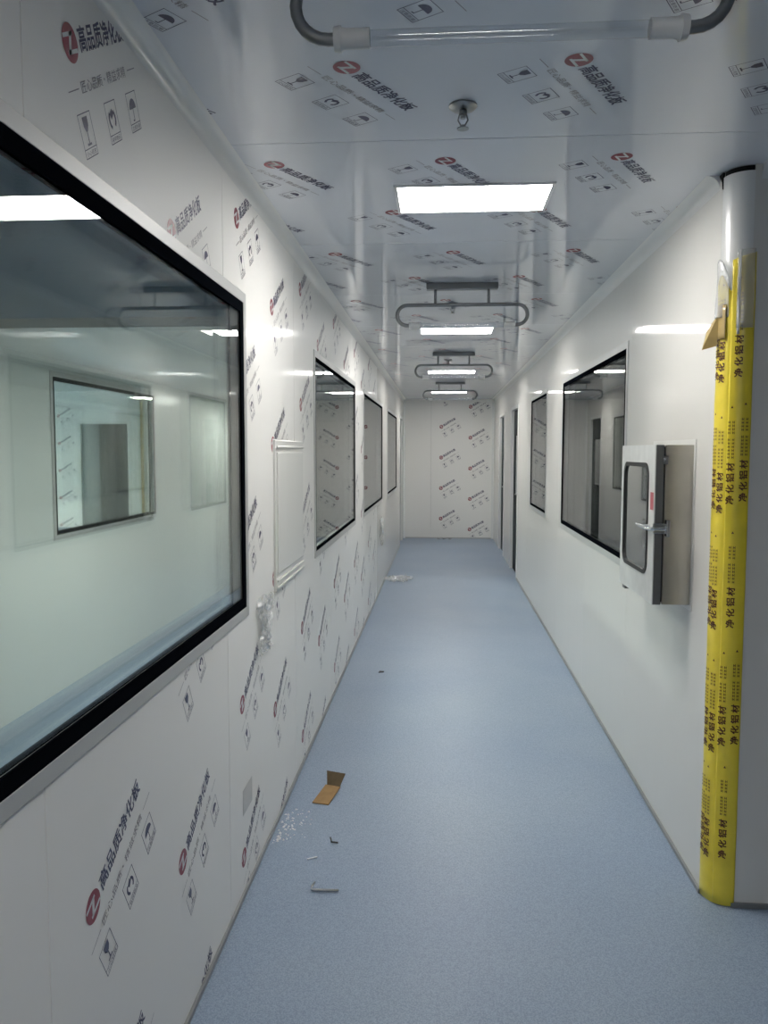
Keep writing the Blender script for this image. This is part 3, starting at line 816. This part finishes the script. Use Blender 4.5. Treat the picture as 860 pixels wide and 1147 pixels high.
hb = MB().box((0.806, 2.998, 1.505), (0.822, 3.009, 1.535)).tube([(0.814, 2.998, 1.520), (0.814, 2.988, 1.520)], 0.006, 8)
build('hinge_clip', hb, 'chrome', pb)
build('sticker', MB().box((dx0 - 0.0008, 3.016, 1.335), (dx0 - 0.0001, 3.060, 1.400)), 'red_plastic', pd)
build('foot', MB().box((0.790, 3.50, 0.962), (0.83, 3.548, 0.985)), 'steel_dark', pb)
# loose film curl on the door
rnd = random.Random(4)
def crumple(name, O, U, V, nu, nv, amp, mat, seed, label, cat, group=None, lift=None):
    rnd = random.Random(seed); mb = MB(); U, V, O = Vector(U), Vector(V), Vector(O); Nn = U.cross(V).normalized()
    vs = []
    for j in range(nv + 1):
        for i in range(nu + 1):
            s, t = i / nu, j / nv
            e = 0.75 + 0.25 * math.sin(t * 7 + seed) if seed % 2 else 1.0
            p = O + U * (0.5 + (s - 0.5) * e + rnd.uniform(-.35, .35) / nu) + V * (t + rnd.uniform(-.35, .35) / nv) + Nn * (amp * rnd.random() + 0.0015)
            vs.append(p)
    mb.add(vs, [(j * (nu + 1) + i, j * (nu + 1) + i + 1, (j + 1) * (nu + 1) + i + 1, (j + 1) * (nu + 1) + i) for j in range(nv) for i in range(nu)])
    o = build(name, mb, mat)
    md = o.modifiers.new('thick', 'SOLIDIFY'); md.thickness = 0.0005
    return tag(o, label, cat, group)
crumple('plastic_film_scrap', (XL + 0.001, 2.86, 0.80), (0, 0.26, -0.02), (0, 0.03, 0.21), 17, 15, 0.022, 'plastic', 21,
        'crumpled clear plastic film hanging on the left wall beside the large window', 'plastic film')
crumple('plastic_film_scrap', (XL + 0.02, 9.35, 0.0015), (0.36, 0.1, 0), (-0.05, 0.45, 0), 18, 12, 0.035, 'plastic', 23,
        'clear plastic film lying on the floor against the left wall', 'plastic film')
crumple('plastic_film_scrap', (XL + 0.001, 8.75, 0.50), (0, 0.35, 0.0), (0, 0.0, 0.30), 6, 7, 0.035, 'plastic', 25,
        'clear plastic film hanging below the third left window', 'plastic film')
crumple('plastic_film_scrap', (-0.07, 14.12, 0.001), (0.24, 0, 0), (0, 0.16, 0), 6, 4, 0.02, 'plastic', 26,
        'small pale plastic scrap on the floor at the end wall', 'plastic film')

# ------------------------------------------------------------------ white cover plate on the left wall
cv = empty('wall_cover_plate', (XL, 3.54, 0.98))
tag(cv, 'white metal cover plate on the left wall between the first two windows', 'cover plate')
build('backplate', MB().box((XL + 0.0003, 3.22, 0.975), (XL + 0.010, 3.86, 1.595)), 'white_paint', cv, bevel=0.002)
build('raised_panel', MB().box((XL + 0.0101, 3.245, 1.045), (XL + 0.016, 3.835, 1.545)), 'white_paint', cv, bevel=0.003)
build('rib', MB().box((XL + 0.0101, 3.235, 1.012), (XL + 0.018, 3.845, 1.022)), 'white_paint', cv, bevel=0.002)
build('rib', MB().box((XL + 0.0101, 3.235, 0.985), (XL + 0.018, 3.845, 0.995)), 'white_paint', cv, bevel=0.002)
build('rib', MB().box((XL + 0.0101, 3.235, 1.562), (XL + 0.018, 3.845, 1.572)), 'white_paint', cv, bevel=0.002)
# socket
so = empty('wall_socket', (XL, 9.0, 0.62))
tag(so, 'small socket low on the left wall below the third window', 'socket')
build('socket_plate', MB().box((XL + 0.0003, 8.96, 0.60), (XL + 0.009, 9.05, 0.69)), 'white_paint', so, bevel=0.002)
build('socket_face', MB().box((XL + 0.0091, 8.975, 0.615), (XL + 0.012, 9.035, 0.675)), 'grey_ink', so)
# tape
tag(build('tape_strip', MB().box((XL + 0.0007, 2.665, 0.285), (XL + 0.0012, 2.80, 0.375)), 'tape'), 'dull grey square of tape low on the left wall', 'tape')

# ------------------------------------------------------------------ litter on the floor
cb = empty('cardboard_scrap', (-0.52, 3.55, 0))
tag(cb, 'folded piece of brown cardboard on the blue floor', 'cardboard')
mb = MB(); t = 0.004
def slab(mb, quad, thick):
    q = [Vector(p) for p in quad]; n = (q[1] - q[0]).cross(q[3] - q[0]).normalized() * thick
    mb.add([*q, *[p + n for p in q]], [(0, 3, 2, 1), (4, 5, 6, 7), (0, 1, 5, 4), (1, 2, 6, 5), (2, 3, 7, 6), (3, 0, 4, 7)])
slab(mb, [(-0.560, 3.415, 0.001), (-0.485, 3.40, 0.001), (-0.452, 3.555, 0.016), (-0.523, 3.575, 0.016)], t)
build('flap', mb, 'cardboard', cb)
mb = MB(); slab(mb, [(-0.515, 3.576, 0.017), (-0.455, 3.556, 0.017), (-0.434, 3.60, 0.062), (-0.522, 3.62, 0.066)], t)
build('folded_flap', mb, 'dark_cardboard', cb)
rod = MB().tube([(-0.352, 2.712, 0.0065), (-0.44, 2.708, 0.0065), (-0.448, 2.709, 0.007), (-0.448, 2.722, 0.012), (-0.440, 2.735, 0.019)], 0.0045, 8)
tag(build('bent_rod', rod, 'chrome', smooth=True), 'short bent steel rod lying on the floor near the camera', 'rod')
def chip(name, c, sx, sy, ang, mat, label, cat):
    mb = MB(); ca, sa = math.cos(ang), math.sin(ang)
    P = [(-sx, -sy), (sx * 0.7, -sy * 0.8), (sx, sy * 0.4), (-sx * 0.4, sy)]
    P = [(c[0] + a * ca - b * sa, c[1] + a * sa + b * ca) for a, b in P]
    mb.add([(x, y, 0.0004) for x, y in P] + [(x, y, 0.005) for x, y in P], [(0, 3, 2, 1), (4, 5, 6, 7), (0, 1, 5, 4), (1, 2, 6, 5), (2, 3, 7, 6), (3, 0, 4, 7)])
    return tag(build(name, mb, mat), label, cat)
chip('dark_chip', (-0.415, 5.55), 0.022, 0.018, 0.2, 'dark_bit', 'small dark chip on the floor beyond the cardboard', 'debris')
lb = MB().tube([(-0.435, 3.10, 0.004), (-0.425, 3.065, 0.004), (-0.40, 3.06, 0.004)], 0.003, 6)
tag(build('bent_wire', lb, 'dark_bit'), 'tiny bent dark wire on the floor between cardboard and rod', 'debris')
lb = MB().tube([(-0.500, 2.925, 0.003), (-0.465, 2.945, 0.003)], 0.0025, 6)
tag(build('pale_sliver', lb, 'foam'), 'tiny pale sliver on the floor just left of the bent wire', 'debris')
mb = MB(); rnd = random.Random(12)
for i in range(75):
    t = rnd.random() ** 1.6
    x = XL + 0.02 + 0.02 * rnd.random() + 0.16 * t * rnd.random() * 1.1; y = 3.02 + 0.28 * rnd.random() + 0.10 * t
    s = rnd.uniform(0.002, 0.0055) * (1.4 - 0.5 * t); h = s * rnd.uniform(0.5, 1.2); a = rnd.uniform(0, 3)
    ca, sa = math.cos(a) * s, math.sin(a) * s
    mb.add([(x + ca, y + sa, .0003), (x - sa, y + ca, .0003), (x - ca, y - sa, .0003), (x + sa, y - ca, .0003), (x, y, h + .001)],
           [(0, 1, 4), (1, 2, 4), (2, 3, 4), (3, 0, 4), (0, 3, 2, 1)])
fc = build('foam_crumbs', mb, 'foam')
tag(fc, 'scatter of tiny white foam crumbs along the foot of the left wall', 'crumbs', kind='stuff')
